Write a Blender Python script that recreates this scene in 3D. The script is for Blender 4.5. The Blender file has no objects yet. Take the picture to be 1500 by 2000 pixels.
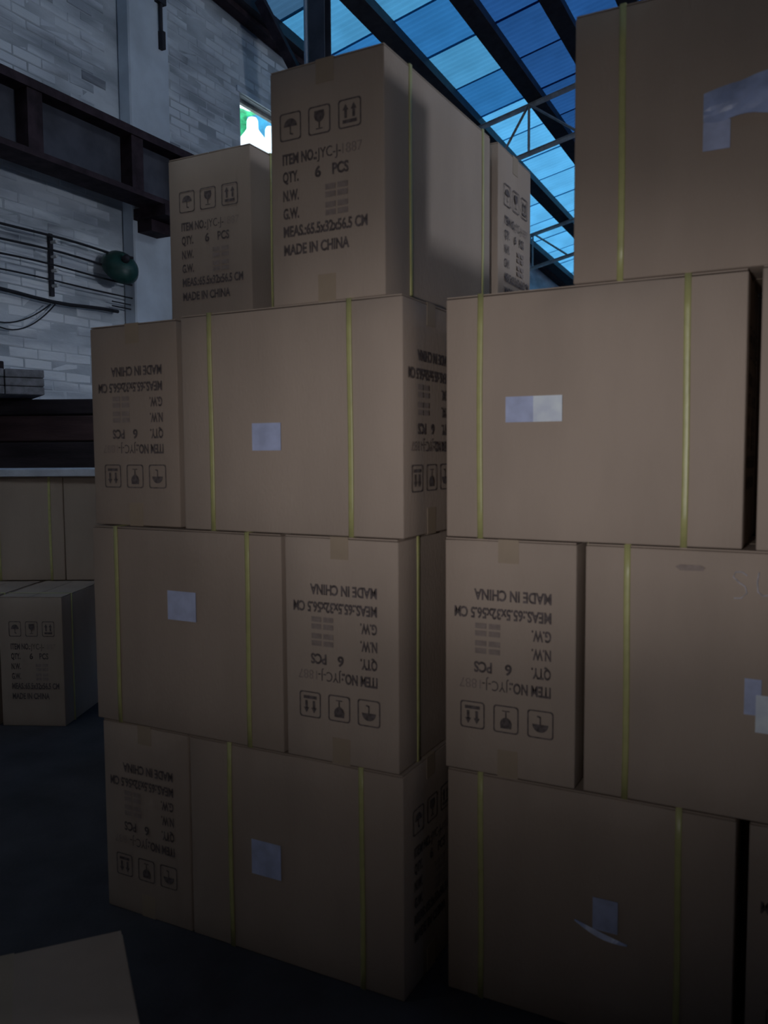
import bpy, bmesh, math, random
from mathutils import Vector, Matrix, noise
random.seed(7)
S = bpy.context.scene
C = S.collection
PI = math.pi

# ------------------------------------------------------------------ camera
cam_d = bpy.data.cameras.new('camera'); cam = bpy.data.objects.new('camera', cam_d); C.objects.link(cam)
S.camera = cam
_yaw, _pit, _rol, _f = -0.48, -0.0721, -0.0065, 1623.46
F = Vector((math.sin(_yaw)*math.cos(_pit), math.cos(_yaw)*math.cos(_pit), math.sin(_pit)))
R0 = Vector((math.cos(_yaw), -math.sin(_yaw), 0)); U0 = R0.cross(F)
R = R0*math.cos(_rol) + U0*math.sin(_rol); U = -R0*math.sin(_rol) + U0*math.cos(_rol)
M = Matrix(((R.x, U.x, -F.x, .8436), (R.y, U.y, -F.y, -1.7276), (R.z, U.z, -F.z, 1.3325), (0, 0, 0, 1)))
cam.matrix_world = M
cam_d.sensor_fit = 'VERTICAL'; cam_d.sensor_height = 36.0; cam_d.lens = 36.0*_f/2000.0
cam_d.clip_start = .02; cam_d.clip_end = 200
cam_d.dof.use_dof = True; cam_d.dof.focus_distance = 4.2; cam_d.dof.aperture_fstop = 4.2   # hand-held phone, slightly soft in front

# ------------------------------------------------------------------ world, lamps, exposure
w = bpy.data.worlds.new('sky'); S.world = w; w.use_nodes = True
bg = w.node_tree.nodes['Background']; bg.inputs[0].default_value = (.80, .90, 1, 1); bg.inputs[1].default_value = 3.5
S.view_settings.view_transform = 'Standard'; S.view_settings.look = 'None'
S.view_settings.exposure = 0; S.view_settings.gamma = 1; S.view_settings.use_curve_mapping = False

def lamp(name, kind, loc, target, energy, color, **kw):
    l = bpy.data.lights.new(name, kind); l.energy = energy; l.color = color
    for k, v in kw.items(): setattr(l, k, v)
    o = bpy.data.objects.new(name, l); C.objects.link(o); o.location = loc
    o.rotation_euler = (Vector(target)-Vector(loc)).to_track_quat('-Z', 'Y').to_euler()
    return o
# phone torch / hand lamp beside the photographer
# (a tight beam with a soft spill round it, like any reflector torch)
for nm_, cone_, e_ in (('hand_torch_beam', 30, 29), ('hand_torch_halo', 50, 15), ('hand_torch_spill', 74, 16)):
    torch = lamp(nm_, 'SPOT', (.62, -2.12, 1.36), (.28 if cone_ < 40 else .12 if cone_ < 60 else -.28, 0.1, 1.37 if cone_ < 40 else 1.38), e_, (1.0, .97, .98), spot_size=math.radians(cone_), spot_blend=1.0, shadow_soft_size=.03)
    torch.scale = (2.1, 1.0, 1)
# daylight entering at the window in the right-hand wall
dayl = lamp('window_daylight', 'AREA', (6.05, 2.95, 3.1), (-.05, .3, 2.2), 76, (.82, .88, 1.0), shape='RECTANGLE', size=.55, size_y=.5)

# ------------------------------------------------------------------ materials
def mat(name, col, rough=.8, var=.12, scale=8, bump=0, bscale=60, spec=.3, metal=0, stretch=None, col2=None, ramp=(.35, .65), world=False):
    m = bpy.data.materials.new(name); m.use_nodes = True
    nt = m.node_tree; n = nt.nodes; b = n['Principled BSDF']
    b.inputs['Roughness'].default_value = rough; b.inputs['Metallic'].default_value = metal
    b.inputs['Specular IOR Level'].default_value = spec
    tc = n.new('ShaderNodeTexCoord'); mp = n.new('ShaderNodeMapping'); ge = n.new('ShaderNodeNewGeometry') if world else None
    nt.links.new(ge.outputs['Position'] if world else tc.outputs['Object'], mp.inputs[0])
    if stretch: mp.inputs['Scale'].default_value = stretch
    no = n.new('ShaderNodeTexNoise'); no.inputs['Scale'].default_value = scale; no.inputs['Detail'].default_value = 6
    nt.links.new(mp.outputs[0], no.inputs['Vector'])
    cr = n.new('ShaderNodeValToRGB'); cr.color_ramp.elements[0].position = ramp[0]; cr.color_ramp.elements[1].position = ramp[1]
    c2 = col2 or [min(1, c*(1+var)) for c in col]
    cr.color_ramp.elements[0].color = (*[c*(1-var) for c in col], 1); cr.color_ramp.elements[1].color = (*c2, 1)
    nt.links.new(no.outputs['Fac'], cr.inputs[0]); nt.links.new(cr.outputs[0], b.inputs['Base Color'])
    if bump:
        nb = n.new('ShaderNodeTexNoise'); nb.inputs['Scale'].default_value = bscale; nb.inputs['Detail'].default_value = 4
        nt.links.new(mp.outputs[0], nb.inputs['Vector'])
        bp = n.new('ShaderNodeBump'); bp.inputs['Strength'].default_value = bump; bp.inputs['Distance'].default_value = .004
        nt.links.new(nb.outputs['Fac'], bp.inputs['Height']); nt.links.new(bp.outputs[0], b.inputs['Normal'])
    return m
CARD = [mat('kraft_cardboard', (.43, .345, .285), .82, .07, 5, .25, 160, .25, stretch=(1, 1, .35)),
        mat('kraft_cardboard_dull', (.39, .31, .255), .85, .08, 4, .25, 160, .2, stretch=(1, 1, .35)),
        mat('kraft_cardboard_brown', (.40, .305, .23), .85, .08, 4, .25, 160, .2, stretch=(1, 1, .35))]
INK = mat('printing_ink', (.135, .11, .108), .8, .35, 90)
INKP = mat('faded_printing_ink', (.31, .25, .225), .85, .12, 70)
STRAP = mat('yellow_strapping_band', (.47, .455, .19), .42, .1, 20, .2, 40, .7)
TAPE = mat('brown_packing_tape', (.385, .30, .22), .6, .06, 10, 0, 60, .4)
STK1 = mat('pale_blue_gloss_paper', (.78, .85, 1.0), .35, .1, 25, .1, 30, .5)
STK3 = mat('lilac_gloss_paper', (.56, .62, .86), .35, .1, 25, .1, 30, .5)
STK2 = mat('blue_grey_gloss_paper', (.50, .56, .80), .35, .12, 25, .1, 30, .5)
FILM = mat('crinkled_clear_film', (.40, .48, .74), .3, .3, 12, .5, 14, .6)
CHALK = mat('white_chalk', (.50, .47, .50), .9, .2, 120)
BRICKM = [mat('whitewashed_brick_%s' % k, c, .9, .10, 2.4, .9, 45, .2, col2=c2, world=True, ramp=(.36, .54), stretch=(1, .45, 2.0)) for k, c, c2 in
          (('pale', (.44, .48, .54), (.76, .80, .85)), ('grey', (.40, .44, .49), (.72, .76, .82)), ('worn', (.26, .28, .32), (.70, .74, .80)))]
MORT = mat('whitewashed_mortar', (.42, .46, .51), .95, .10, 2.4, .9, 45, .15, col2=(.68, .72, .77), world=True, ramp=(.38, .62), stretch=(1, .55, 1.7))
PLAST = mat('whitewash_plaster', (.62, .68, .76), .9, .12, 3, .5, 30, .2, world=True)
FLOORM = mat('dark_concrete', (.060, .058, .068), .8, .3, 3, .4, 60, .3)
STEEL = mat('dark_painted_steel', (.030, .027, .035), .6, .3, 12, .2, 60, .3)
RUST = mat('rusty_girder_steel', (.042, .027, .034), .75, .4, 10, .4, 60, .2)
GREYST = mat('grey_primer_steel', (.075, .078, .10), .7, .25, 5, .3, 60, .3)
ANGLE = mat('galvanised_angle_steel', (.34, .35, .36), .6, .2, 14, .2, 60, .4)
PIPE = mat('pale_pvc_pipe', (.62, .63, .70), .45, .06, 10, 0, 60, .4)
WOODG = mat('weathered_grey_timber', (.19, .19, .21), .85, .25, 6, .5, 50, .2, stretch=(.3, 4, 4))
WOODD = mat('dark_red_timber', (.060, .036, .037), .85, .3, 6, .5, 50, .2, stretch=(.4, 3, 3))
WOODB = mat('black_brown_timber', (.028, .022, .026), .85, .3, 6, .5, 50, .2, stretch=(.4, 3, 3))
CABLE = mat('black_cable_rubber', (.022, .022, .028), .6, .2, 20)
GREENE = mat('green_enamel', (.018, .065, .055), .4, .25, 14, .1, 40, .4)
FOAM = mat('pale_foam_board', (.55, .58, .66), .9, .1, 12, .3, 80, .2)
PORC = mat('white_porcelain', (.6, .6, .6), .3, .05, 10)
LEAF = mat('bright_green_leaves', (.03, .30, .12), .8, .5, 9, .6, 30, .2)
TARP = mat('blue_tarpaulin', (.02, .20, .34), .5, .3, 6, .3, 20, .3)
WHITE = mat('white_render', (.85, .87, .88), .8, .04, 6)
FRAMEM = mat('grey_window_frame', (.34, .34, .32), .7, .2, 14, .2, 50, .3)
CEILD = mat('dark_underside_boards', (.04, .038, .04), .9, .2, 6, .2, 40, .2)

def glass_mat():
    m = bpy.data.materials.new('window_glass'); m.use_nodes = True; nt = m.node_tree; n = nt.nodes
    for x in list(n): n.remove(x)
    o = n.new('ShaderNodeOutputMaterial'); t = n.new('ShaderNodeBsdfTransparent'); g = n.new('ShaderNodeBsdfGlossy')
    g.inputs['Roughness'].default_value = .05; t.inputs[0].default_value = (.93, .97, .97, 1)
    mx = n.new('ShaderNodeMixShader'); mx.inputs[0].default_value = .06
    nt.links.new(t.outputs[0], mx.inputs[1]); nt.links.new(g.outputs[0], mx.inputs[2]); nt.links.new(mx.outputs[0], o.inputs[0])
    return m
GLASS = glass_mat()

def sheet_mat(name, col, k=1.0):
    """blue fibreglass / painted roofing that lets some daylight through"""
    m = bpy.data.materials.new(name); m.use_nodes = True; nt = m.node_tree; n = nt.nodes
    for x in list(n): n.remove(x)
    o = n.new('ShaderNodeOutputMaterial'); t = n.new('ShaderNodeBsdfTranslucent'); d = n.new('ShaderNodeBsdfDiffuse')
    tc = n.new('ShaderNodeTexCoord'); no = n.new('ShaderNodeTexNoise'); no.inputs['Scale'].default_value = 1.3; no.inputs['Detail'].default_value = 5
    nt.links.new(tc.outputs['Object'], no.inputs['Vector'])
    cr = n.new('ShaderNodeValToRGB'); cr.color_ramp.elements[0].position = .3; cr.color_ramp.elements[1].position = .7
    cr.color_ramp.elements[0].color = (*[c*.78*k for c in col], 1); cr.color_ramp.elements[1].color = (*[c*1.22*k for c in col], 1)
    nt.links.new(no.outputs['Fac'], cr.inputs[0]); nt.links.new(cr.outputs[0], t.inputs[0])
    d.inputs[0].default_value = (*[c*.8 for c in col], 1)
    mx = n.new('ShaderNodeAddShader')
    nt.links.new(t.outputs[0], mx.inputs[0]); nt.links.new(d.outputs[0], mx.inputs[1]); nt.links.new(mx.outputs[0], o.inputs[0])
    return m
SHEETM = {'teal': sheet_mat('teal_roof_sheet', (.024, .092, .155)), 'blue': sheet_mat('blue_roof_sheet', (.0095, .052, .120)),
          'deep': sheet_mat('deep_blue_roof_sheet', (.0062, .026, .074)), 'pale': sheet_mat('pale_blue_roof_sheet', (.040, .150, .250)),
          'grey': sheet_mat('grimy_roof_sheet', (.014, .034, .058))}

# ------------------------------------------------------------------ helpers
def obj(name, bm, m, parent=None, smooth=False):
    me = bpy.data.meshes.new(name); bm.normal_update(); bm.to_mesh(me); bm.free()
    if isinstance(m, (list, tuple)):
        for k in m: me.materials.append(k)
    elif m: me.materials.append(m)
    if smooth:
        for p in me.polygons: p.use_smooth = True
    o = bpy.data.objects.new(name, me); C.objects.link(o)
    if parent: o.parent = parent
    return o
def thing(name, label, cat, loc=(0, 0, 0), rz=0, group=None):
    o = bpy.data.objects.new(name, None); C.objects.link(o); o.location = loc; o.rotation_euler = (0, 0, rz)
    o.empty_display_size = .05
    return tag(o, label, cat, group)
def tag(o, label, cat, group=None):
    o['label'] = label; o['category'] = cat
    if group: o['group'] = group
    return o
def struct(o): o['kind'] = 'structure'; return o
def box(bm, lo, hi, mtx=None):
    x0, y0, z0 = lo; x1, y1, z1 = hi
    vs = [Vector(v) for v in ((x0,y0,z0),(x1,y0,z0),(x1,y1,z0),(x0,y1,z0),(x0,y0,z1),(x1,y0,z1),(x1,y1,z1),(x0,y1,z1))]
    if mtx is not None: vs = [mtx @ v for v in vs]
    v = [bm.verts.new(p) for p in vs]
    return [bm.faces.new([v[i] for i in f]) for f in ((3,2,1,0),(4,5,6,7),(0,1,5,4),(1,2,6,5),(2,3,7,6),(3,0,4,7))]
def nb(): return bmesh.new()
def boxobj(name, lo, hi, m, parent=None, bev=0, mtx=None):
    bm = nb(); box(bm, lo, hi, mtx)
    if bev: bmesh.ops.bevel(bm, geom=bm.edges[:], offset=bev, segments=1, affect='EDGES')
    return obj(name, bm, m, parent)
def bar(bm, a, b, wd, ht, up=Vector((0, 0, 1))):
    a = Vector(a); b = Vector(b); d = (b-a); L = d.length; d.normalize()
    s = d.cross(up).normalized(); u = s.cross(d)
    mt = Matrix(((s.x, d.x, u.x, a.x), (s.y, d.y, u.y, a.y), (s.z, d.z, u.z, a.z), (0, 0, 0, 1)))
    box(bm, (-wd/2, 0, -ht/2), (wd/2, L, ht/2), mt)
def angle_bar(bm, a, b, s, t=.006, up=Vector((0, 0, 1))):
    a = Vector(a); b = Vector(b); d = (b-a); L = d.length; d.normalize()
    sd = d.cross(up).normalized(); u = sd.cross(d)
    mt = Matrix(((sd.x, d.x, u.x, a.x), (sd.y, d.y, u.y, a.y), (sd.z, d.z, u.z, a.z), (0, 0, 0, 1)))
    box(bm, (-s/2, 0, -t/2), (s/2, L, t/2), mt); box(bm, (-t/2, 0, -s), (t/2, L, -t/2), mt)
def tube(bm, pts, r, seg=8):
    pts = [Vector(p) for p in pts]; rings = []
    for i, p in enumerate(pts):
        d = (pts[min(i+1, len(pts)-1)] - pts[max(i-1, 0)]).normalized()
        up = Vector((0, 0, 1)) if abs(d.z) < .9 else Vector((1, 0, 0))
        s = d.cross(up).normalized(); u = s.cross(d)
        rr = r[i] if isinstance(r, (list, tuple)) else r
        rings.append([bm.verts.new(p + (s*math.cos(2*PI*k/seg)+u*math.sin(2*PI*k/seg))*rr) for k in range(seg)])
    for a, b in zip(rings, rings[1:]):
        for k in range(seg): bm.faces.new((a[k], a[(k+1) % seg], b[(k+1) % seg], b[k]))
    bm.faces.new(rings[0][::-1]); bm.faces.new(rings[-1])
def lathe(bm, prof, seg=20, mtx=Matrix()):
    rings = []
    for r, z in prof:
        rings.append([bm.verts.new(mtx @ Vector((max(r, .0005)*math.cos(2*PI*k/seg), max(r, .0005)*math.sin(2*PI*k/seg), z))) for k in range(seg)])
    for a, b in zip(rings, rings[1:]):
        for k in range(seg): bm.faces.new((a[k], a[(k+1) % seg], b[(k+1) % seg], b[k]))
    bm.faces.new(rings[0][::-1]); bm.faces.new(rings[-1])

# ================================================================== SETTING
WX = -4.2                                    # inner face of the left wall
AL, BE = math.radians(12.7), math.radians(3)
def zroof(x, y): return 5.5 + math.tan(AL)*(x-WX) - math.tan(BE)*(y-5)

boxf = boxobj('floor', (-4.6, -4.3, -.12), (6.5, 19.2, 0), FLOORM); struct(boxf)

# left wall with window opening y 5.0..5.95, z 3.98..4.80
wy0, wy1, wz0, wz1 = 5.0, 5.95, 3.98, 4.80
bm = nb(); TH = .13
for a, b in (((-4.3, 0), (wy0, 5.95)), ((wy1, 0), (19.0, 5.9)), ((wy0, 0), (wy1, wz0)), ((wy0, wz1), (wy1, 5.9))):
    ztop = lambda y: min(b[1], zroof(WX, y)-.03)
    lo = (WX-TH, a[0], a[1]); z0 = ztop(a[0]); z1 = ztop(b[0])
    vs = [bm.verts.new(v) for v in ((WX-TH, a[0], a[1]), (WX, a[0], a[1]), (WX, b[0], a[1]), (WX-TH, b[0], a[1]),
                                    (WX-TH, a[0], z0), (WX, a[0], z0), (WX, b[0], z1), (WX-TH, b[0], z1))]
    for f in ((3,2,1,0),(4,5,6,7),(0,1,5,4),(1,2,6,5),(2,3,7,6),(3,0,4,7)): bm.faces.new([vs[i] for i in f])
wall = struct(obj('wall_left', bm, MORT))

# bricks on the left wall: nearest 300 seen are parts, the rest one 'stuff' part
def brick_mesh(k):
    bm = nb(); L, H, D = .241, .0685, .007
    for f in box(bm, (0, 0, 0), (D, L, H)): pass
    bmesh.ops.bevel(bm, geom=[e for e in bm.edges if all(v.co.x > D*.5 for v in e.verts)], offset=.006, segments=1, affect='EDGES')
    for v in bm.verts:
        if v.co.x > D*.5: v.co += Vector((random.uniform(-.0025, .0025), random.uniform(-.003, .003), random.uniform(-.003, .003)))
    me = bpy.data.meshes.new('brick'); bm.to_mesh(me); bm.free(); me.materials.append(BRICKM[(0, 0, 1, 0, 2, 1, 0, 1)[k]]); return me
LITBRICK = mat('lit_whitewashed_brick', (.60, .64, .70), .9, .10, 2.4, .8, 45, .2, col2=(.88, .91, .95), world=True, ramp=(.34, .52), stretch=(1, .45, 2.0))  # same whitewash, paler: stronger light on the lower wall put into the colour
BRICKM.append(LITBRICK)
BR = [brick_mesh(k) for k in range(8)]
spots = []
for r in range(22, 78):
    z = r*.072 + .004
    for c in range(0, 22):
        y = 1.55 + c*.246 + (.123 if r % 2 else 0)
        if z+.065 > zroof(WX, y)-.08 or y > 6.5: continue
        if 3.36 < y+.236 and y < 3.86: continue
        if y+.24 > wy0-.01 and y < wy1+.01 and z+.065 > wz0-.02 and z < wz1+.06: continue
        vis = y > 1.98+.0*z and not (3.34 < z < 3.72 and y < 3.9)
        spots.append((y, z, vis))
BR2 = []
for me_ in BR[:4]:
    q_ = me_.copy(); q_.materials[0] = LITBRICK; BR2.append(q_)
spots.sort(key=lambda s: ((not s[2]), s[0]))
sb = nb()
for i, (y, z, vis) in enumerate(spots):
    me = random.choice(BR2 if z < 2.72+.18*math.sin(y*2.3) else BR); dx = random.uniform(-.004, .004)  # lower courses take the brick colour with light painted in
    if i < 300:
        o = bpy.data.objects.new('brick', me); C.objects.link(o); o.parent = wall
        o.location = (WX-.004+dx, y, z)
    else:
        n0 = len(sb.verts); sb.from_mesh(me); sb.verts.ensure_lookup_table()
        for v in sb.verts[n0:]: v.co += Vector((WX-.004+dx, y, z))
        mi = BRICKM.index(me.materials[0]); sb.faces.ensure_lookup_table()
        for f in sb.faces[-(len(me.polygons)):]: f.material_index = mi
o = obj('brickwork', sb, BRICKM, wall); o['kind'] = 'stuff'

# plastered pilaster and eaves plate
struct(boxobj('trim_1', (WX+.002, 3.40, 0), (WX+.13, 3.86, 5.42), PLAST, bev=.012))
bm = nb(); bar(bm, (WX+.07, -4.0, zroof(WX+.06, -4.0)-.0), (WX+.06, 18.8, zroof(WX+.06, 18.8)-.0), .11, .12)
struct(obj('trim_2', bm, RUST))

# other walls, far end wall, unseen light-blocking slab above the photographer
bm = nb(); zz = [zroof(x, 18.9) for x in (-4.2, 6.3)]
vs = [bm.verts.new(v) for v in ((-4.2, 18.9, 0), (6.3, 18.9, 0), (6.3, 18.9, zz[1]), (-4.2, 18.9, zz[0]), (-4.2, 19.1, 0), (6.3, 19.1, 0), (6.3, 19.1, zz[1]), (-4.2, 19.1, zz[0]))]
for f in ((0,1,2,3),(7,6,5,4),(0,4,5,1),(1,5,6,2),(2,6,7,3),(3,7,4,0)): bm.faces.new([vs[i] for i in f])
struct(obj('wall_back', bm, PLAST))
bm = nb(); zz = [zroof(x, -4.2) for x in (-4.2, 6.3)]
vs = [bm.verts.new(v) for v in ((-4.2, -4.2, 0), (6.3, -4.2, 0), (6.3, -4.2, zz[1]), (-4.2, -4.2, zz[0]), (-4.2, -4.0, 0), (6.3, -4.0, 0), (6.3, -4.0, zz[1]), (-4.2, -4.0, zz[0]))]
for f in ((0,1,2,3),(7,6,5,4),(0,4,5,1),(1,5,6,2),(2,6,7,3),(3,7,4,0)): bm.faces.new([vs[i] for i in f])
struct(obj('wall_front', bm, CEILD))
# right wall with window opening y 2.25..3.65, z 2.6..3.6
bm = nb()
for y0, y1, z0, z1 in ((-4.2, 2.25, 0, 8.3), (3.65, 19, 0, 7.7), (2.25, 3.65, 0, 2.6), (2.25, 3.65, 3.6, 7.8)):
    box(bm, (6.3, y0, z0), (6.5, y1, min(z1, zroof(6.3, y1)-.02)))
struct(obj('wall_right', bm, PLAST))
bm = nb()
for a, b in (((6.36, 2.25, 2.6), (6.42, 2.31, 3.6)), ((6.36, 3.59, 2.6), (6.42, 3.65, 3.6)), ((6.36, 2.31, 2.6), (6.42, 3.59, 2.66)), ((6.36, 2.31, 3.54), (6.42, 3.59, 3.6)), ((6.37, 2.92, 2.66), (6.41, 2.98, 3.54))): box(bm, a, b)
w2 = struct(obj('window_2', bm, FRAMEM))
for y in (2.31, 2.98):
    boxobj('window_pane', (6.388, y, 2.66), (6.394, y+.61, 3.54), GLASS, w2)

# added unseen slab over the photographer (keeps the roof light off the fronts of the stacks)
slab = boxobj('shade_slab', (-1.7, -4.0, 2.86), (6.3, -.38, 2.98), CEILD); struct(slab)
for k in range(8):
    boxobj('shade_slab_joist', (-1.7, -3.9+k*.45, 2.74), (6.3, -3.83+k*.45, 2.862), CEILD, slab)

# roof: sheets (parts), in the roof's own sloping frame
u = Vector((math.cos(AL), 0, math.sin(AL))); v = Vector((0, math.cos(BE), -math.sin(BE)))
v = (v - u*v.dot(u)).normalized(); nrm = u.cross(v).normalized()
roof = bpy.data.objects.new('roof', None); C.objects.link(roof); roof['kind'] = 'structure'
O = Vector((WX, 5, 5.5))
roof.matrix_world = Matrix(((u.x, v.x, nrm.x, O.x), (u.y, v.y, nrm.y, O.y), (u.z, v.z, nrm.z, O.z), (0, 0, 0, 1)))
def sheet_mesh(L, m, wd=.86, ribs=10):
    bm = nb(); nseg = ribs*4
    prof = [0, .0, .012, .012]
    rows = []
    for a in range(nseg+1):
        y = a*wd/nseg; z = prof[a % 4]
        rows.append([bm.verts.new((x, y, z)) for x in (0, L)])
    for a, b in zip(rows, rows[1:]): bm.faces.new((a[0], a[1], b[1], b[0]))
    me = bpy.data.meshes.new('roof_sheet'); bm.to_mesh(me); bm.free(); me.materials.append(m); return me
rowsu = [(-.45, 1.82), (1.72, 2.75), (4.4, 3.2), (7.5, 3.5)]
LEN = [2.27, 2.78, 3.2, 3.6]
cache = {}
seq0 = {0: 'grey', 1: 'grey'}
for ri, (u0, _) in enumerate(rowsu):
    for k in range(-11, 17):
        v0 = 1.28 + k*.82
        y = 5 + v0
        if ri == 0:
            key = 'grey' if y < 4.9 else random.choice(['teal', 'blue', 'teal']) if y < 8 else random.choice(['blue', 'pale']) if y < 12 else 'pale'
            if y > 10.2: key = random.choice(['pale', 'pale', 'teal'])
            if 5.3 < y < 6.2: key = 'teal'
            if 6.2 < y < 7: key = 'blue'
            if 7 < y < 8.4: key = 'teal' if y < 7.5 else 'blue'
        elif ri == 1:
            key = random.choice(['deep', 'deep', 'blue']) if y < 9 else random.choice(['blue', 'pale']) if y > 11 else 'deep'
        else: key = random.choice(['deep', 'blue', 'deep'])
        if y < 3: key = 'grey'
        kk = (ri, key)
        if kk not in cache: cache[kk] = sheet_mesh(LEN[ri], SHEETM[key])
        o = bpy.data.objects.new('roof_sheet', cache[kk]); C.objects.link(o); o.parent = roof
        o.location = (u0, v0, .125 + (ri % 2)*.014 + (k % 2)*.003)
# purlins (parts of the roof)
for xx in (-4.10, -3.25, -2.44, -1.74, -1.1, -.4, .3, 1.0, 1.7, 2.4, 3.1, 3.8, 4.5, 5.2, 5.9):
    uu = (xx-WX)/math.cos(AL)
    bm = nb(); box(bm, (uu-.10, -9, -.02), (uu+.09, 14.6, -.005)); box(bm, (uu+.075, -9, -.005), (uu+.09, 14.6, .11)); box(bm, (uu-.10, -9, .11), (uu+.09, 14.6, .122))
    obj('purlin', bm, STEEL, roof)

# trusses, each a thing
def truss(y, lab, zt=-.035, dep=.58):
    t = thing('roof_truss', lab, 'truss', (0, 0, 0), 0, 'steel roof trusses')
    x0, x1 = WX+.02, 6.2
    top = lambda x: Vector((x, y, zroof(x, y)+zt)); bot = lambda x: Vector((x, y, zroof(x, y)+zt-dep))
    bm = nb(); angle_bar(bm, top(x0), top(x1), .055); obj('top_chord', bm, ANGLE, t)
    bm = nb(); angle_bar(bm, bot(x0), bot(x1), .055); obj('bottom_chord', bm, ANGLE, t)
    xs = [-3.72+k*1.24 for k in range(9)]
    for x in xs:
        if x+.62 > x1: break
        for dx in (-.42, 0, .62):
            bm = nb(); angle_bar(bm, top(x), bot(x+dx) if x+dx > x0 else bot(x0), .032, .004, Vector((0, 1, 0))); obj('web_bar', bm, ANGLE, t)
    return t
truss(8.66, 'steel roof truss under the blue sheets, nearer of the two beyond the tallest carton')
truss(12.8, 'thin steel roof truss far down the shed, its lower chord meeting the pale left wall')

# steel post with pale pipe, and brace
p = thing('steel_post', 'dark grey steel post rising to the roof behind the tallest carton', 'post', (-3.30, 5.02, 0))
bm = nb(); box(bm, (-.085, -.06, 0), (.085, -.048, 5.60)); box(bm, (-.085, .048, 0), (.085, .06, 5.60)); box(bm, (-.005, -.048, 0), (.005, .048, 5.60)); obj('post_shaft', bm, GREYST, p)
bm = nb(); box(bm, (-.14, -.12, 0), (.14, .12, .02)); obj('base_plate', bm, GREYST, p)
tg = bm = nb(); tube(bm, [(-.115, -.05, .1), (-.115, -.05, 5.55)], .022, 8)
o = obj('conduit_pipe', bm, PIPE, p, True); o['label'] = 'pale plastic conduit pipe'
bm = nb(); bar(bm, (-3.94, 5.0, 5.585), (-3.41, 5.0, 4.60), .08, .09)
tag(obj('roof_brace', bm, RUST), 'dark sloping knee brace from the roof down to the steel post', 'brace')

# crane runway girder on the left wall
g = thing('runway_girder', 'dark rusty steel girder running along the left wall with stiffener plates', 'girder', (0, 0, 0))
GX = -3.9
bm = nb(); box(bm, (GX-.14, -3.5, 3.715), (GX+.14, 8.6, 3.775)); obj('top_flange', bm, RUST, g)
bm = nb(); box(bm, (GX-.10, -3.5, 3.285), (GX+.14, 8.6, 3.325)); obj('bottom_flange', bm, RUST, g)
bm = nb(); box(bm, (GX-.01, -3.5, 3.325), (GX+.01, 8.6, 3.715)); obj('web_plate', bm, GREYST, g)
for y in (-.2, .7, 1.4, 2.22, 3.15, 3.69, 4.7):
    bm = nb(); box(bm, (GX+.01, y-.06, 3.325), (GX+.125, y+.06, 3.715)); obj('stiffener', bm, RUST, g)
bm = nb(); box(bm, (WX+.13, 3.40, 3.20), (GX+.16, 3.70, 3.285)); box(bm, (WX+.13, 3.44, 3.11), (GX-.02, 3.66, 3.20))
tag(obj('girder_bracket', bm, RUST), 'dark steel corbel block on the pilaster carrying the girder', 'bracket')

# iron hanger above the girder
bm = nb(); tube(bm, [(WX+.15, 3.75, 5.4), (WX+.15, 3.75, 4.70)], .016, 8); box(bm, (WX+.128, 3.70, 5.02), (WX+.17, 3.80, 5.09)); box(bm, (WX+.128, 3.735, 4.66), (WX+.175, 3.775, 4.80))
tag(obj('iron_hanger', bm, STEEL), 'thin dark iron rod hanging down the pilaster at the top of the wall', 'rod')

# cables on the wall
cab = ['topmost', 'second', 'third', 'fourth']
for i, z in enumerate((2.905, 2.802, 2.70, 2.592)):
    bm = nb(); pts = []
    for k in range(41):
        y = -.5 + k*.14; pts.append((WX+.09, y, z - .012*math.sin((y-.7)*PI/1.95)**2 + .004*math.sin(y*5+i)))
    tube(bm, pts, .0095 - .001*i, 6)
    tag(obj('wall_cable', bm, CABLE, smooth=True), '%s of the four black cables strung level along the whitewashed wall' % cab[i], 'cable', 'cables strung along the left wall')
bm = nb(); pts = [(WX+.05, -.4+k*.16, 2.455+.012*math.sin(k*.9)) for k in range(24)]
tube(bm, pts, .014, 8); tag(obj('conduit', bm, CABLE, smooth=True), 'thick dark conduit along the wall below the four cables', 'pipe')
for z, r in ((2.50, .006), (2.535, .005)):
    bm = nb(); pts = [(WX+.07, 3.2+k*.1, z) for k in range(14)]; tube(bm, pts, r, 6)
    tag(obj('thin_wire', bm, CABLE), 'thin short wire by the pilaster below the four cables, %s of a pair' % ('lower' if z < 2.51 else 'upper'), 'wire')
br = thing('cable_bracket', 'dark upright cable bracket fixed across the wires at the left of the wall', 'bracket', (WX, 2.66, 2.40))
boxobj('back_strip', (.008, -.016, .09), (.03, .016, .54), STEEL, br)
for z in (.19, .30, .40, .505):
    bm = nb(); tube(bm, [(.03, 0, z-.028), (.085, 0, z-.028)], .012, 8); obj('insulator', bm, PORC, br)
for j, (a, b, s) in enumerate((((1.9, 2.42), (2.66, 2.43), .26), ((1.8, 2.40), (2.60, 2.42), .20))):
    bm = nb(); pts = []
    for k in range(17):
        t = k/16; pts.append((WX+.05+.02*j, a[0]+(b[0]-a[0])*t, a[1]+(b[1]-a[1])*t - s*4*t*(1-t)*(1-.25*t)))
    tube(bm, pts, .005, 6); tag(obj('loose_wire', bm, CABLE, smooth=True), 'thin loose wire drooping in a loop below the conduit, %s loop' % ('deeper' if j == 0 else 'shallower'), 'wire')

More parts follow.
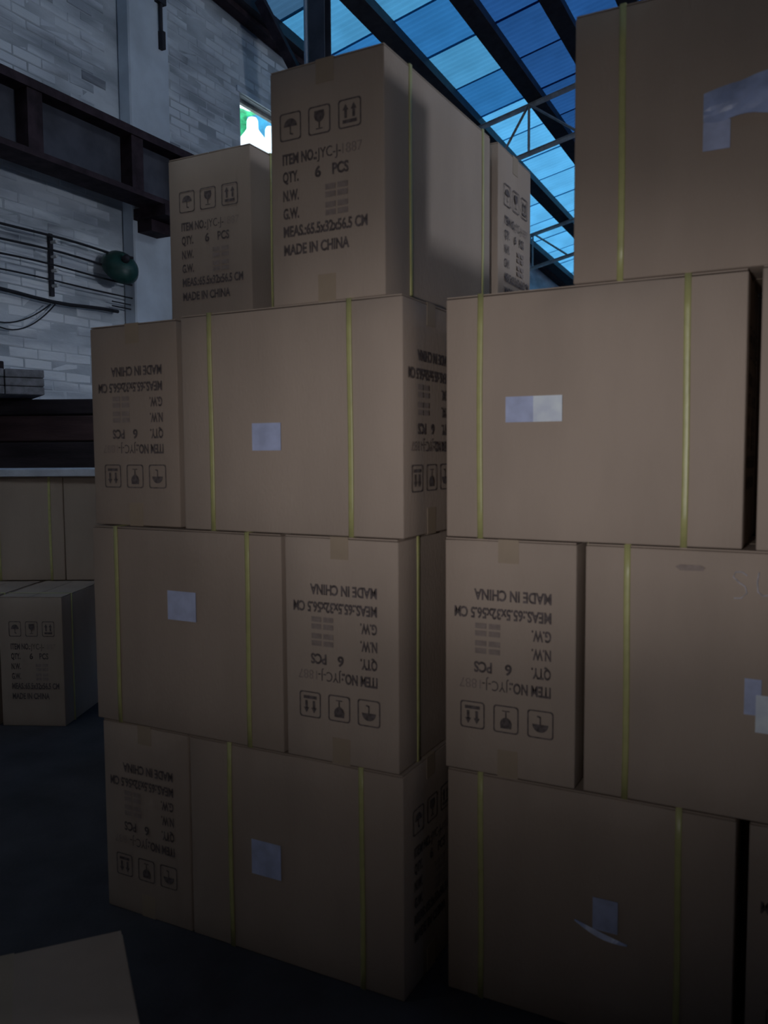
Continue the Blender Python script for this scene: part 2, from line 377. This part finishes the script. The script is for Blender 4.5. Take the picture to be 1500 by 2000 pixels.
# green lamp shade
ls = thing('lamp_shade', 'round green enamel lamp shade on the wall among the cables', 'lamp', (WX+.17, 3.21, 2.80))
bm = nb(); mt = Matrix.Rotation(math.radians(62), 4, 'Y') @ Matrix.Rotation(math.radians(18), 4, 'X')
lathe(bm, [(.035, .07), (.06, .065), (.10, .045), (.135, .01), (.15, -.03), (.148, -.032), (.13, .0), (.09, .03), (.03, .05)], 28, mt); obj('shade', bm, GREENE, ls, True)
bm = nb(); lathe(bm, [(.028, .06), (.032, .09), (.02, .12)], 14, mt); obj('lamp_holder', bm, STEEL, ls, True)
bm = nb(); tube(bm, [(.11, .01, .05), (-.02, .0, .08), (-.165, 0, .05)], .010, 8); obj('lamp_arm', bm, STEEL, ls, True)

bm = nb(); bar(bm, (-3.98, 4.05, 3.02), (-4.03, 3.70, 2.1), .05, .10, Vector((1, 0, 0)))
bar(bm, (-4.03, 3.70, 2.12), (-4.05, 3.52, .02), .05, .10, Vector((1, 0, 0)))
tag(obj('leaning_timber', bm, WOODB), 'dark crooked timber leaning against the wall just left of the smaller top carton', 'timber')

# ------------------------------------------------------------------ window 1 and what is outside
bm = nb()
xa, xb = WX-.11, WX-.07
for a, b in (((xa, wy0, wz0), (xb, wy0+.04, wz1)), ((xa, wy1-.04, wz0), (xb, wy1, wz1)), ((xa, wy0+.04, wz0), (xb, wy1-.04, wz0+.04)), ((xa, wy0+.04, wz1-.04), (xb, wy1-.04, wz1))): box(bm, a, b)
w1 = struct(obj('window_1', bm, FRAMEM))
boxobj('window_pane', (xa+.02, wy0+.04, wz0+.04), (xa+.025, wy1-.04, wz1-.04), GLASS, w1)
bm = nb(); box(bm, (WX-.01, wy0-.06, wz1), (WX+.02, wy1+.06, wz1+.05)); obj('lintel', bm, PLAST, w1)
# outside: tree, tarpaulin, tanks; ground
struct(boxobj('ground_outside', (-14, -3, -.2), (-4.6, 20, -.02), mat('pale_earth', (.35, .33, .29), .9, .1, 2)))
def blob(name, lab, cat, loc, sc, m, sd, amp=.18):
    bm = nb(); bmesh.ops.create_icosphere(bm, subdivisions=4, radius=1)
    for v_ in bm.verts:
        n_ = noise.noise(v_.co*2.1+Vector((sd, 0, 0)))*amp + noise.noise(v_.co*7+Vector((sd, 3, 0)))*amp*.5
        v_.co = Vector((v_.co.x*sc[0], v_.co.y*sc[1], v_.co.z*sc[2]))*(1+n_)
    return obj(name, bm, m, None, True)
tr = thing('outside_tree', 'bright green tree crown seen through the small bright window', 'tree', (-8.6, 11.05, 0))
t_ = blob('crown', '', '', None, (.58, .85, .70), LEAF, 1, .10); t_.location = (0, 0, 6.86); t_.parent = tr
bm = nb(); tube(bm, [(0, 0, -.02), (.03, .02, 3), (0, 0, 6.5)], [.13, .10, .06], 10); obj('trunk', bm, WOODB, tr, True)
sh = thing('blue_canopy', 'blue tarpaulin canopy seen through the small bright window beside the green tree', 'canopy', (-7.5, 10.52, 0))
bm = nb(); box(bm, (-.2, -.66, 6.45), (.2, .8, 6.88)); bmesh.ops.subdivide_edges(bm, edges=bm.edges[:], cuts=4, use_grid_fill=True)
for v_ in bm.verts: v_.co.z += .03*math.sin(v_.co.y*9)
obj('tarpaulin', bm, TARP, sh)
for sx in (-.15, .15):
    for sy in (-.58, .7):
        boxobj('post', (sx-.03, sy-.03, -.02), (sx+.03, sy+.03, 6.5), STEEL, sh)
tag(boxobj('outbuilding', (-7.0, 6.6, -.02), (-6.1, 12.5, 5.42), WHITE, bev=.02), 'overexposed white outbuilding outside the small window', 'building')
for i, (y, r_, h) in enumerate(((8.33, .20, .70), (8.77, .19, .72))):
    bm = nb(); lathe(bm, [(r_*.96, 0), (r_, .02), (r_, h*.48), (r_*.88, h*.6), (r_*.55, h*.72), (r_*.42, h*.78), (r_*.40, h*.95), (r_*.3, h)], 20, Matrix.Translation((-6.48, y, 5.42)))
    tag(obj('water_tank', bm, WHITE, smooth=True), 'white round-shouldered tank outside the bright window, %s of two' % ('left' if i == 0 else 'right'), 'tank', 'white tanks outside the window')

# ================================================================== CARTONS
BLn, BDp, BHt, STEP = .653, .318, .563, .565
def body_mesh(L, D, H, seed):
    bm = nb(); box(bm, (0, 0, 0), (L, D, H-.0035))
    bmesh.ops.bevel(bm, geom=bm.edges[:], offset=.0035, segments=2, affect='EDGES', profile=.5)
    for axis, n_, ext in ((0, 7, L), (1, 4, D), (2, 7, H)):
        for k in range(1, n_):
            co = [0, 0, 0]; no = [0, 0, 0]; co[axis] = ext*k/n_; no[axis] = 1
            bmesh.ops.bisect_plane(bm, geom=bm.verts[:]+bm.edges[:]+bm.faces[:], plane_co=co, plane_no=no)
    for v_ in bm.verts:
        x, y, z = v_.co; a, b, c = x/L, y/D, z/H
        w_ = lambda t: 4*max(0, min(1, t))*(1-max(0, min(1, t)))
        nz = noise.noise(Vector((x*4+seed, y*4, z*4)))
        if y < .002: v_.co.y -= (.0030*nz-.0012)*w_(a)*w_(c)
        if y > D-.002: v_.co.y += (.0025*nz-.001)*w_(a)*w_(c)
        if x < .002: v_.co.x -= (.0030*nz-.001)*w_(b)*w_(c)
        if x > L-.002: v_.co.x += (.0030*nz-.001)*w_(b)*w_(c)
        # crushed top edges
        e = noise.noise(Vector((x*6+seed*2, y*6, 5)))
        if z > H-.006: v_.co.z += -.0016 + .0016*e
    me = bpy.data.meshes.new('box_body'); bm.normal_update(); bm.to_mesh(me); bm.free()
    for p_ in me.polygons: p_.use_smooth = True
    try: me.set_sharp_from_angle(angle=math.radians(50))
    except Exception: pass
    return me
BODY = [body_mesh(BLn, BDp, BHt, s*3.7+1) for s in range(5)]
def flap_mesh():
    bm = nb(); box(bm, (.002, .002, BHt-.0035), (BLn-.002, BDp/2-.002, BHt-.0008)); me = bpy.data.meshes.new('top_flap'); bm.to_mesh(me); bm.free(); return me
FLAP = flap_mesh()
def strap_mesh(seed):
    bm = nb(); t, wd = .0022, .0135; path = []
    for k in range(9): path.append((-t+.0006*math.sin(k*1.3+seed), BHt*k/8, 0))
    pts = [(-t, -.0012)] + [(-t-.0008, z) for _, z, _ in path[1:-1]] + [(-t, BHt+.0008)]
    pts += [(BDp*.5, BHt+.0009), (BDp+t, BHt+.0008)] + [(BDp+t, BHt*k/6) for k in (5, 4, 3, 2, 1)] + [(BDp+t, -.0012), (BDp*.5, -.0014)]
    n_ = len(pts); rings = []
    cyz = Vector((BDp/2, BHt/2))
    for i, (y, z) in enumerate(pts):
        dy = .0022 if y < BDp*.25 else -.0022 if y > BDp*.75 else 0
        dz = .0008 if z < .01 else -.0008 if z > BHt-.01 else 0
        wob = .0012*math.sin(z*9+seed)
        o_ = [(-wd/2+wob, y, z), (-wd*.25+wob, y-dy*.35, z-dz*.1), (wd*.25+wob, y-dy*.35, z-dz*.1), (wd/2+wob, y, z), (wd/2+wob, y+dy, z+dz), (-wd/2+wob, y+dy, z+dz)]
        rings.append([bm.verts.new(q) for q in o_])
    for i in range(n_):
        a, b = rings[i], rings[(i+1) % n_]
        for k in range(6): bm.faces.new((a[k], b[k], b[(k+1) % 6], a[(k+1) % 6]))
    bmesh.ops.recalc_face_normals(bm, faces=bm.faces[:])
    me = bpy.data.meshes.new('strap'); bm.to_mesh(me); bm.free(); me.materials.append(STRAP)
    for p_ in me.polygons: p_.use_smooth = True
    return me
STR = [strap_mesh(s) for s in (0, 2, 4)]
def tape_mesh(top):
    bm = nb(); wd = .050; c = BDp/2; s_ = 1 if top else -1
    z = BHt if top else -.0008; tail = .055 if top else .065; e = .0006
    path = [(-e, z-s_*tail), (-e, z+s_*e*.6), (BLn+e, z+s_*e*.6), (BLn+e, z-s_*tail)]
    inn = [(0.0002, z-s_*tail), (.0002, z-s_*e*.2), (BLn-.0002, z-s_*e*.2), (BLn-.0002, z-s_*tail)]
    r_ = [[bm.verts.new(q) for q in ((x, c-wd/2, zz_), (x, c+wd/2, zz_), (xi, c+wd/2, zi), (xi, c-wd/2, zi))] for (x, zz_), (xi, zi) in zip(path, inn)]
    for a, b in zip(r_, r_[1:]):
        for k in range(4): bm.faces.new((a[k], b[k], b[(k+1) % 4], a[(k+1) % 4]))
    bm.faces.new(r_[0]); bm.faces.new(r_[-1][::-1]); bmesh.ops.recalc_face_normals(bm, faces=bm.faces[:])
    me = bpy.data.meshes.new('tape'); bm.to_mesh(me); bm.free(); me.materials.append(TAPE); return me
TAPEM = [tape_mesh(True), tape_mesh(False)]

# ---- the print on the end panel; laid out in (s, z): s from the left edge of the end face
def text_bm(body, s0, s1, z0, h, off=.034):
    cu = bpy.data.curves.new('t', 'FONT'); cu.body = body; cu.offset = off; cu.resolution_u = 3
    to = bpy.data.objects.new('t', cu); C.objects.link(to)
    bpy.context.view_layer.update()
    me = bpy.data.meshes.new_from_object(to.evaluated_get(bpy.context.evaluated_depsgraph_get()))
    bpy.data.objects.remove(to); bm = nb(); bm.from_mesh(me); bpy.data.meshes.remove(me)
    xs = [v_.co.x for v_ in bm.verts]; x0, x1 = min(xs), max(xs)
    for v_ in bm.verts:
        v_.co = Vector((0, s0+(v_.co.x-x0)/(x1-x0)*(s1-s0), z0+v_.co.y/.70*h))
    bpy.data.curves.remove(cu)
    return bm
def merge(dst, src, mi=0):
    me = bpy.data.meshes.new('x'); src.to_mesh(me); src.free(); n0 = len(dst.faces); dst.from_mesh(me); bpy.data.meshes.remove(me)
    dst.faces.ensure_lookup_table()
    for f in dst.faces[n0:]: f.material_index = mi
XF = BLn + .0022
def poly(bm, pts, mi=0):
    f = bm.faces.new([bm.verts.new((0, a, b)) for a, b in pts]); f.material_index = mi
def build_print():
    hgt = .0245; tb = nb()
    for body, s0, s1, zc in (('QTY.', .056, .102, .306), ('6', .149, .166, .306), ('PCS', .198, .243, .306), ('N.W.', .056, .102, .262), ('G.W.', .056, .102, .219),
                             ('MEAS.:65.5x32x56.5 CM', .056, .293, .176), ('MADE IN CHINA', .056, .243, .132)):
        merge(tb, text_bm(body, s0, s1, zc-hgt/2, hgt), 0)
    merge(tb, text_bm('ITEM NO.:', .056, .155, .348-hgt/2, hgt), 0)
    merge(tb, text_bm('JYC-J-', .156, .222, .348-hgt/2, hgt, .0), 0)
    merge(tb, text_bm('1887', .226, .280, .348-hgt/2, hgt*.95, -.006), 1)
    for z0 in (.242, .200):                       # worn, unreadable weight figures
        for a in range(2):
            for b in range(2):
                poly(tb, [(.178+a*.034, z0+b*.018), (.206+a*.034, z0+b*.018), (.206+a*.034, z0+.013+b*.018), (.178+a*.034, z0+.013+b*.018)], 1)
    # handling symbols
    sb_ = nb(); zc = .424; hs = .031
    def ring(cx):
        o_ = []; i_ = []
        for q in range(4):
            for k in range(4):
                an = PI/2*q + PI/2*k/3; r_ = .007
                ox = cx + (hs-r_)*(1 if q in (0, 3) else -1) + r_*math.cos(an); oz = zc + (hs+.002-r_)*(1 if q in (0, 1) else -1) + r_*math.sin(an)
                o_.append((ox, oz)); i_.append((cx+(ox-cx)*.90, zc+(oz-zc)*.905))
        for k in range(16):
            poly(sb_, [o_[k], o_[(k+1) % 16], i_[(k+1) % 16], i_[k]])
    c1, c2, c3 = .080, .163, .247
    for c_ in (c1, c2, c3): ring(c_)
    # umbrella
    poly(sb_, [(c1+.019*math.cos(PI*k/12), zc+.000+.019*math.sin(PI*k/12)) for k in range(13)])
    poly(sb_, [(c1-.0016, zc-.018), (c1+.0016, zc-.018), (c1+.0016, zc+.0), (c1-.0016, zc+.0)])
    poly(sb_, [(c1-.0016, zc-.018), (c1+.007, zc-.021), (c1+.008, zc-.017), (c1+.0016, zc-.015)])
    # goblet
    poly(sb_, [(c2-.013, zc+.022), (c2-.0145, zc+.010), (c2-.011, zc+.001), (c2-.004, zc-.004), (c2+.004, zc-.004), (c2+.011, zc+.001), (c2+.0145, zc+.010), (c2+.013, zc+.022)])
    poly(sb_, [(c2-.0016, zc-.018), (c2+.0016, zc-.018), (c2+.0016, zc-.004), (c2-.0016, zc-.004)])
    poly(sb_, [(c2-.009, zc-.021), (c2+.009, zc-.021), (c2+.009, zc-.0185), (c2-.009, zc-.0185)])
    # two arrows over a bar
    for dx in (-.011, .011):
        poly(sb_, [(c3+dx-.0034, zc-.010), (c3+dx+.0034, zc-.010), (c3+dx+.0034, zc+.010), (c3+dx-.0034, zc+.010)])
        poly(sb_, [(c3+dx-.0078, zc+.008), (c3+dx+.0078, zc+.008), (c3+dx, zc+.022)])
    poly(sb_, [(c3-.019, zc-.022), (c3+.019, zc-.022), (c3+.019, zc-.014), (c3-.019, zc-.014)])
    out = []
    for nm, b_ in (('printed_text', tb), ('handling_symbols', sb_)):
        for v_ in b_.verts: v_.co.y -= BDp/2; v_.co.z -= BHt/2
        me = bpy.data.meshes.new(nm); b_.to_mesh(me); b_.free(); me.materials.append(INK); me.materials.append(INKP); out.append(me)
    return out
PRN = build_print()

def part(name, me, parent):
    o = bpy.data.objects.new(name, me); C.objects.link(o); o.parent = parent; return o
bodyc = {}
def carton(label, x, y, z, orient='L', inv=False, straps=(.10, .545), group='kraft export cartons stacked in the shed', yaw=0, tone=0, dx=0, tape=True, prnt=True, tilt=0, stickers=(), hz=1, wd=1):
    """x, y = left front corner of the carton as the photographer sees it"""
    t = thing('carton', label, 'carton', (0, 0, 0), 0, group)
    a = math.radians(yaw)
    if orient == 'L': t.location = (x, y, z); t.rotation_euler = (tilt, 0, a)
    else:             # printed end (local +X) faces the photographer
        t.rotation_euler = (0, tilt, a-PI/2)
        t.location = (x, y+BLn*1.0, z) if not yaw else Vector((x, y, z)) + Matrix.Rotation(a, 3, 'Z') @ Vector((0, BLn, 0))
    k = random.randrange(5)
    if (k, tone) not in bodyc:
        me = BODY[k].copy(); me.materials.append(CARD[tone]); bodyc[(k, tone)] = me
    part('box_body', bodyc[(k, tone)], t)
    fk = ('f', tone)
    if fk not in bodyc:
        me = FLAP.copy(); me.materials.append(CARD[tone]); bodyc[fk] = me
    f1 = part('top_flap', bodyc[fk], t); f2 = part('top_flap', bodyc[fk], t); f2.location = (0, BDp/2, 0)
    for s in straps:
        o = part('strap', random.choice(STR), t); o.location = (s, 0, 0)
    if tape:
        for me in TAPEM: part('tape', me, t)
    if prnt:
        for me in PRN:
            o = part(me.name.split('.')[0], me, t)
            o.location = (XF, BDp/2+dx, BHt/2)
            if inv: o.rotation_euler = (PI, 0, 0)
    if wd != 1 or hz != 1: t.scale = (wd if orient == 'L' else 1, 1 if orient == 'L' else wd, hz)
    return t
def sticker(t, pts, m, y=-.0042, name='sticker', lab=None, face='front', thick=.0008, sub=0):
    bm = nb(); n_ = len(pts)
    f = [bm.verts.new((a, y, b)) for a, b in pts]; bk = [bm.verts.new((a, y+thick, b)) for a, b in pts]
    bm.faces.new(f); bm.faces.new(bk[::-1])
    for i in range(n_): bm.faces.new((f[i], bk[i], bk[(i+1) % n_], f[(i+1) % n_]))
    bmesh.ops.recalc_face_normals(bm, faces=bm.faces[:])
    o = obj(name, bm, m, t)
    if lab: o['label'] = lab
    return o
def rect(a0, a1, b0, b1): return [(a0, b0), (a1, b0), (a1, b1), (a0, b1)]

# --- left stack, front
cDL = carton('bottom carton of the left stack, broad strapped face forward, small grey-blue sticker', -.662, .0, 0, straps=(.137, .540), tone=1)
sticker(cDL, rect(.207, .300, .222, .316), STK2)
cDE = carton('bottom left carton with upside-down print, narrow end forward, left of the broad bottom carton', -.985, .0, 0, 'E', True, tone=1, dx=0)
cCL = carton('dim broad-faced second-row carton with pale blue sticker between two yellow straps', -1.000, -.004, STEP, straps=(.091, .548), tone=1)
sticker(cCL, rect(.280, .378, .315, .395), STK3)
cCE = carton('second-row carton with upside-down print, just left of the dark gap between stacks', -.336, -.003, STEP, 'E', True, (.105, .545), tone=0)
sticker(cCE, [(a, b) for a, b in rect(.28, .36, .25, .34)], STK2, y=BDp+.0045, thick=-.0008)
cBE = carton('third-row carton with upside-down print at the far left of the front stack', -1.012, .022, 2*STEP, 'E', True, tone=1, dx=.004)
cBL = carton('broad third-row carton with two bright yellow straps, left of the dark gap', -.657, -.002, 2*STEP, 'L', True, (.097, .514), tone=0)
sticker(cBL, rect(.229, .316, .208, .277), STK2)
cA2 = carton('tallest top carton with upright print, narrow end forward, at the peak of the left stack', -.369, .012, 3*STEP, 'E', False, (.058, .522), tone=0, dx=-.020, yaw=-1.2)
cA1 = carton('smaller-looking top carton with upright print, standing back to the left of the tallest one', -1.006, .360, 3*STEP, 'E', False, tone=1, dx=-.006, tape=False)
# --- left stack, behind
carton('top-row carton directly behind the tallest one, its printed end facing the gap', -.682, .705, 3*STEP, tone=0, prnt=True)
for x, y, z, lb in ((-.657, .345, 2, 'third-row carton directly behind the broad one with two bright straps'), (-.657, .69, 2, 'third-row carton under the second-deep top carton of the left stack'),
                  (-1.325, .70, 2, 'third-row carton at the back left corner of the left stack'), (-1.0, .345, 1, 'second-row carton behind the dim broad-faced one'),
                  (-.665, .68, 1, 'second-row carton deep in the left stack beside the gap'), (-1.325, .69, 1, 'second-row carton at the back left corner of the left stack'),
                  (-.662, .345, 0, 'bottom-row carton directly behind the broad bottom one'), (-.662, .70, 0, 'bottom-row carton deep in the left stack beside the gap'),
                  (-1.33, .70, 0, 'bottom-row carton at the back left corner of the left stack')):
    carton(lb, x, y, z*STEP, tone=1)

names = {-1.99: 'left', -1.325: 'middle', -.66: 'right'}
for x in names:  # unseen ranks added to keep window daylight off the far-left cartons
    for r_, rw in enumerate(('bottom', 'second', 'third')):
        carton('%s-row carton of the unseen rear rank added to shade the far left, %s file' % (rw, names[x]), x, 1.075, r_*STEP, tone=1)
        carton('%s-row carton of the unseen rearmost rank added to shade the far left, %s file' % (rw, names[x]), x, 1.42, r_*STEP, tone=1)

# --- right stack
YR = .102
cDR = carton('bottom carton right of the dark gap, broad face forward, torn curled sticker', .062, YR, 0, straps=(.087, .540), tone=1)
sticker(cDR, rect(.358, .414, .250, .325), STK2, y=-.0052)
bm = nb()
pts = [(.318+.118*k/14, .262-.030*k/14-.012*math.sin(PI*k/14)) for k in range(15)]
top = [bm.verts.new((a, -.006, b+.012*math.sin(PI*(i+.5)/15))) for i, (a, b) in enumerate(pts)]; bot = [bm.verts.new((a, -.011, b)) for a, b in pts]
for i in range(14): bm.faces.new((bot[i], bot[i+1], top[i+1], top[i]))
o = obj('curled_sticker_edge', bm, STK2, cDR); o['label'] = 'pale curled lower edge of the sticker'
cDR2 = carton('bottom-row carton at the right edge, narrow end with upside-down print forward', .740, YR, 0, 'E', True, tone=1)
cCR = carton('second-row carton with upside-down print and tape tab, just right of the dark gap', .057, YR-.002, STEP, 'E', True, tone=0)
cCR2 = carton('broad second-row carton at the right edge with one yellow strap and chalk scrawl', .394, YR, STEP, straps=(.092, .545), tone=0)
sticker(cCR2, rect(.352, .44, .190, .268), STK1)
sticker(cCR2, rect(.330, .362, .225, .300), STK2, y=-.0036)
sticker(cCR2, [(.19, .523), (.20, .528), (.24, .528), (.25, .523), (.245, .516), (.20, .515)], INKP, lab='dark smudge')
bm = nb()
for seg in ([(.330, .512), (.320, .519), (.308, .518), (.304, .508), (.314, .498), (.327, .489), (.330, .476), (.320, .465), (.306, .464)], [(.352, .520), (.349, .500), (.351, .480), (.360, .472), (.373, .475)]):
    tube(bm, [(a0, -.0034, b0) for a0, b0 in seg], .0016, 6)
obj('chalk_mark', bm, CHALK, cCR2)
cBR = carton('broad third-row carton with pale blue sticker, brightest face in the middle right', .060, YR-.002, 2*STEP, straps=(.086, .540), tone=0)
sticker(cBR, rect(.149, .214, .268, .326), STK2)
sticker(cBR, rect(.214, .280, .268, .326), STK1)
cBR2 = carton('third-row carton cut off by the right edge of the view', .739, YR-.014, 2*STEP, tone=0, inv=True)
cAR = carton('big top carton on the right stack with one yellow strap and crinkled clear film', .360, YR, 3*STEP, straps=(.101, .555), tone=1)  # duller board tone stands in for the weaker light on this carton
bm = nb(); gx, gz = 12, 8
def ztop(a): return .348 + .012*math.sin((a-.262)*22) + max(0, a-.33)*.35
gr = {}
for i in range(gx+1):
    for j in range(gz+1):
        a = .262 + .16*i/gx; zb = .293 + .004*math.sin(a*60); zt_ = ztop(a)
        gr[i, j] = bm.verts.new((a, -.0035-.004*abs(noise.noise(Vector((a*18, j*.35, 2))))-.0015, zb+(zt_-zb)*j/gz))
for i in range(gx):
    for j in range(gz): bm.faces.new((gr[i, j], gr[i+1, j], gr[i+1, j+1], gr[i, j+1]))
o = obj('clear_film', bm, FILM, cAR, False); o['label'] = 'crinkled bluish clear film with curved top edge'
sticker(cAR, rect(.262, .313, .236, .292), STK2, y=-.0046)
# right stack, behind and beside (give the shadows on the tallest carton)
carton('bottom-row carton directly behind the one with the curled sticker', .062, .45, 0, tone=1)
carton('second-row carton behind the right stack', .062, .79, STEP, tone=1)
carton('third-row carton behind the right stack', .10, .45, 2*STEP, tone=1)
carton('bottom-row carton at the back of the right stack', .062, .79, 0, tone=1)
carton('bottom-row carton deep in the right stack', .74, .80, 0, tone=1)
carton('second-row carton deep in the right stack', .73, .46, STEP, tone=1)
carton('second-row carton far back in the right stack', .73, .80, STEP, tone=1)
carton('third-row carton deep in the right stack', .77, .44, 2*STEP, tone=1)
carton('third-row carton far back in the right stack', .77, .78, 2*STEP, tone=1)
for x, y, z, lb in ((.77, 1.12, 2, 'third-row carton at the back right corner of the right stack'), (.73, 1.14, 1, 'second-row carton at the back right corner of the right stack'), (.74, 1.14, 0, 'bottom-row carton at the back right corner of the right stack'),
                    (.10, .79, 2, 'third-row carton at the back left corner of the right stack'), (.74, 1.48, 0, 'bottom-row carton behind the right stack'), (.73, 1.48, 1, 'second-row carton in the last file of the right stack'), (.77, 1.46, 2, 'third-row carton in the last file of the right stack')):
    carton(lb, x, y, z*STEP, tone=1)
for y, lb in ((.46, 'carton lying on its side behind the big top carton of the right stack'), (1.06, 'carton lying on its side at the back of the right stack')):
    t = carton(lb, 0, 0, 0, tone=1); t.location = (.705, y+.566, 3*STEP+.004); t.rotation_euler = (PI/2, 0, 0)

# --- far left stack by the wall
fl = carton('dim carton seen end-on low at the far left, standing back near the wall', -2.68, .96, 0, 'E', False, tone=1, yaw=24, tape=False, group='cartons by the left wall', hz=1.14)
carton('low carton at the very left edge standing next to the dim end-on one', -2.99, .82, 0, 'E', False, tone=1, yaw=24, tape=False, group='cartons by the left wall', hz=1.14)
carton('dim broad-faced carton stacked at the far left, pale board lying on it', -3.36, 1.16, .646, 'L', tone=1, yaw=27.5, straps=(.30, .58), group='cartons by the left wall', wd=1.0)
carton('unmarked carton stacked at the left edge, beside the broad-faced one', -2.776, 1.464, .646, 'L', tone=1, yaw=27.5, straps=(.30, .58), group='cartons by the left wall', wd=1.0)
rot = Matrix.Translation((-3.30, 1.20, 1.2115)) @ Matrix.Rotation(math.radians(26), 4, 'Z')
tag(boxobj('foam_board', (-.12, -.03, 0), (.92, .33, .042), FOAM, mtx=rot, bev=.004), 'pale grey-blue board lying on top of the far left carton', 'board')

st = thing('timber_stack', 'dark reddish stack of heavy timbers behind the far left carton, against the whitewashed wall', 'timber stack', (-3.42, 1.90, 0), math.radians(27))
zz = 0
for i, (h, m) in enumerate(((.30, WOODB), (.30, WOODD), (.32, WOODB), (.30, WOODB), (.19, WOODB), (.165, WOODD), (.105, WOODB))):
    for j in range(3):
        y0 = .02+j*.16; jx = random.uniform(-.02, .02)
        bm = nb(); box(bm, (-.55+jx, y0, zz+.003), (.78+jx, y0+.155, zz+h-random.uniform(0, .008)))
        bmesh.ops.bevel(bm, geom=bm.edges[:], offset=.008, segments=1, affect='EDGES')
        obj('timber_baulk', bm, m, st)
    zz += h
pk = thing('plank_stack', 'short stack of weathered grey planks lying askew on the dark timbers at the left edge', 'planks', (-3.24, 1.76, 1.682), math.radians(-31))
for k in range(3):
    for y0, y1 in ((-.43, -.22), (-.214, 0)):
        bm = nb(); j = random.uniform(-.015, .015)
        box(bm, (-.66+j, y0, .050*k+.001), (j*.6, y1, .050*k+.048)); bmesh.ops.bevel(bm, geom=bm.edges[:], offset=.004, segments=1, affect='EDGES'); obj('plank', bm, WOODG, pk)
tag(boxobj('timber_offcut', (-.64, -.3, .154), (-.26, -.16, .215), WOODB, mtx=Matrix.Translation((-3.24, 1.76, 1.682)) @ Matrix.Rotation(math.radians(-25), 4, 'Z'), bev=.005), 'black timber offcut lying on the grey planks', 'timber')

# --- low carton on the floor at the lower left
lc = thing('low_carton', 'low closed carton lying askew on the floor in the bottom left corner', 'carton', (-.534, -.389, 0), math.radians(-39.5))
bm = nb(); box(bm, (0, -.50, 0), (.60, 0, .246)); bmesh.ops.bevel(bm, geom=bm.edges[:], offset=.005, segments=2, affect='EDGES'); obj('box_body', bm, CARD[1], lc)
for y0, y1 in ((-.497, -.252), (-.248, -.003)):
    bm = nb(); box(bm, (.003, y0, .246), (.597, y1, .2495)); obj('top_flap', bm, CARD[1], lc)
bm = nb(); box(bm, (.0, -.275, .2495), (.60, -.225, .2502)); obj('tape', bm, TAPE, lc)
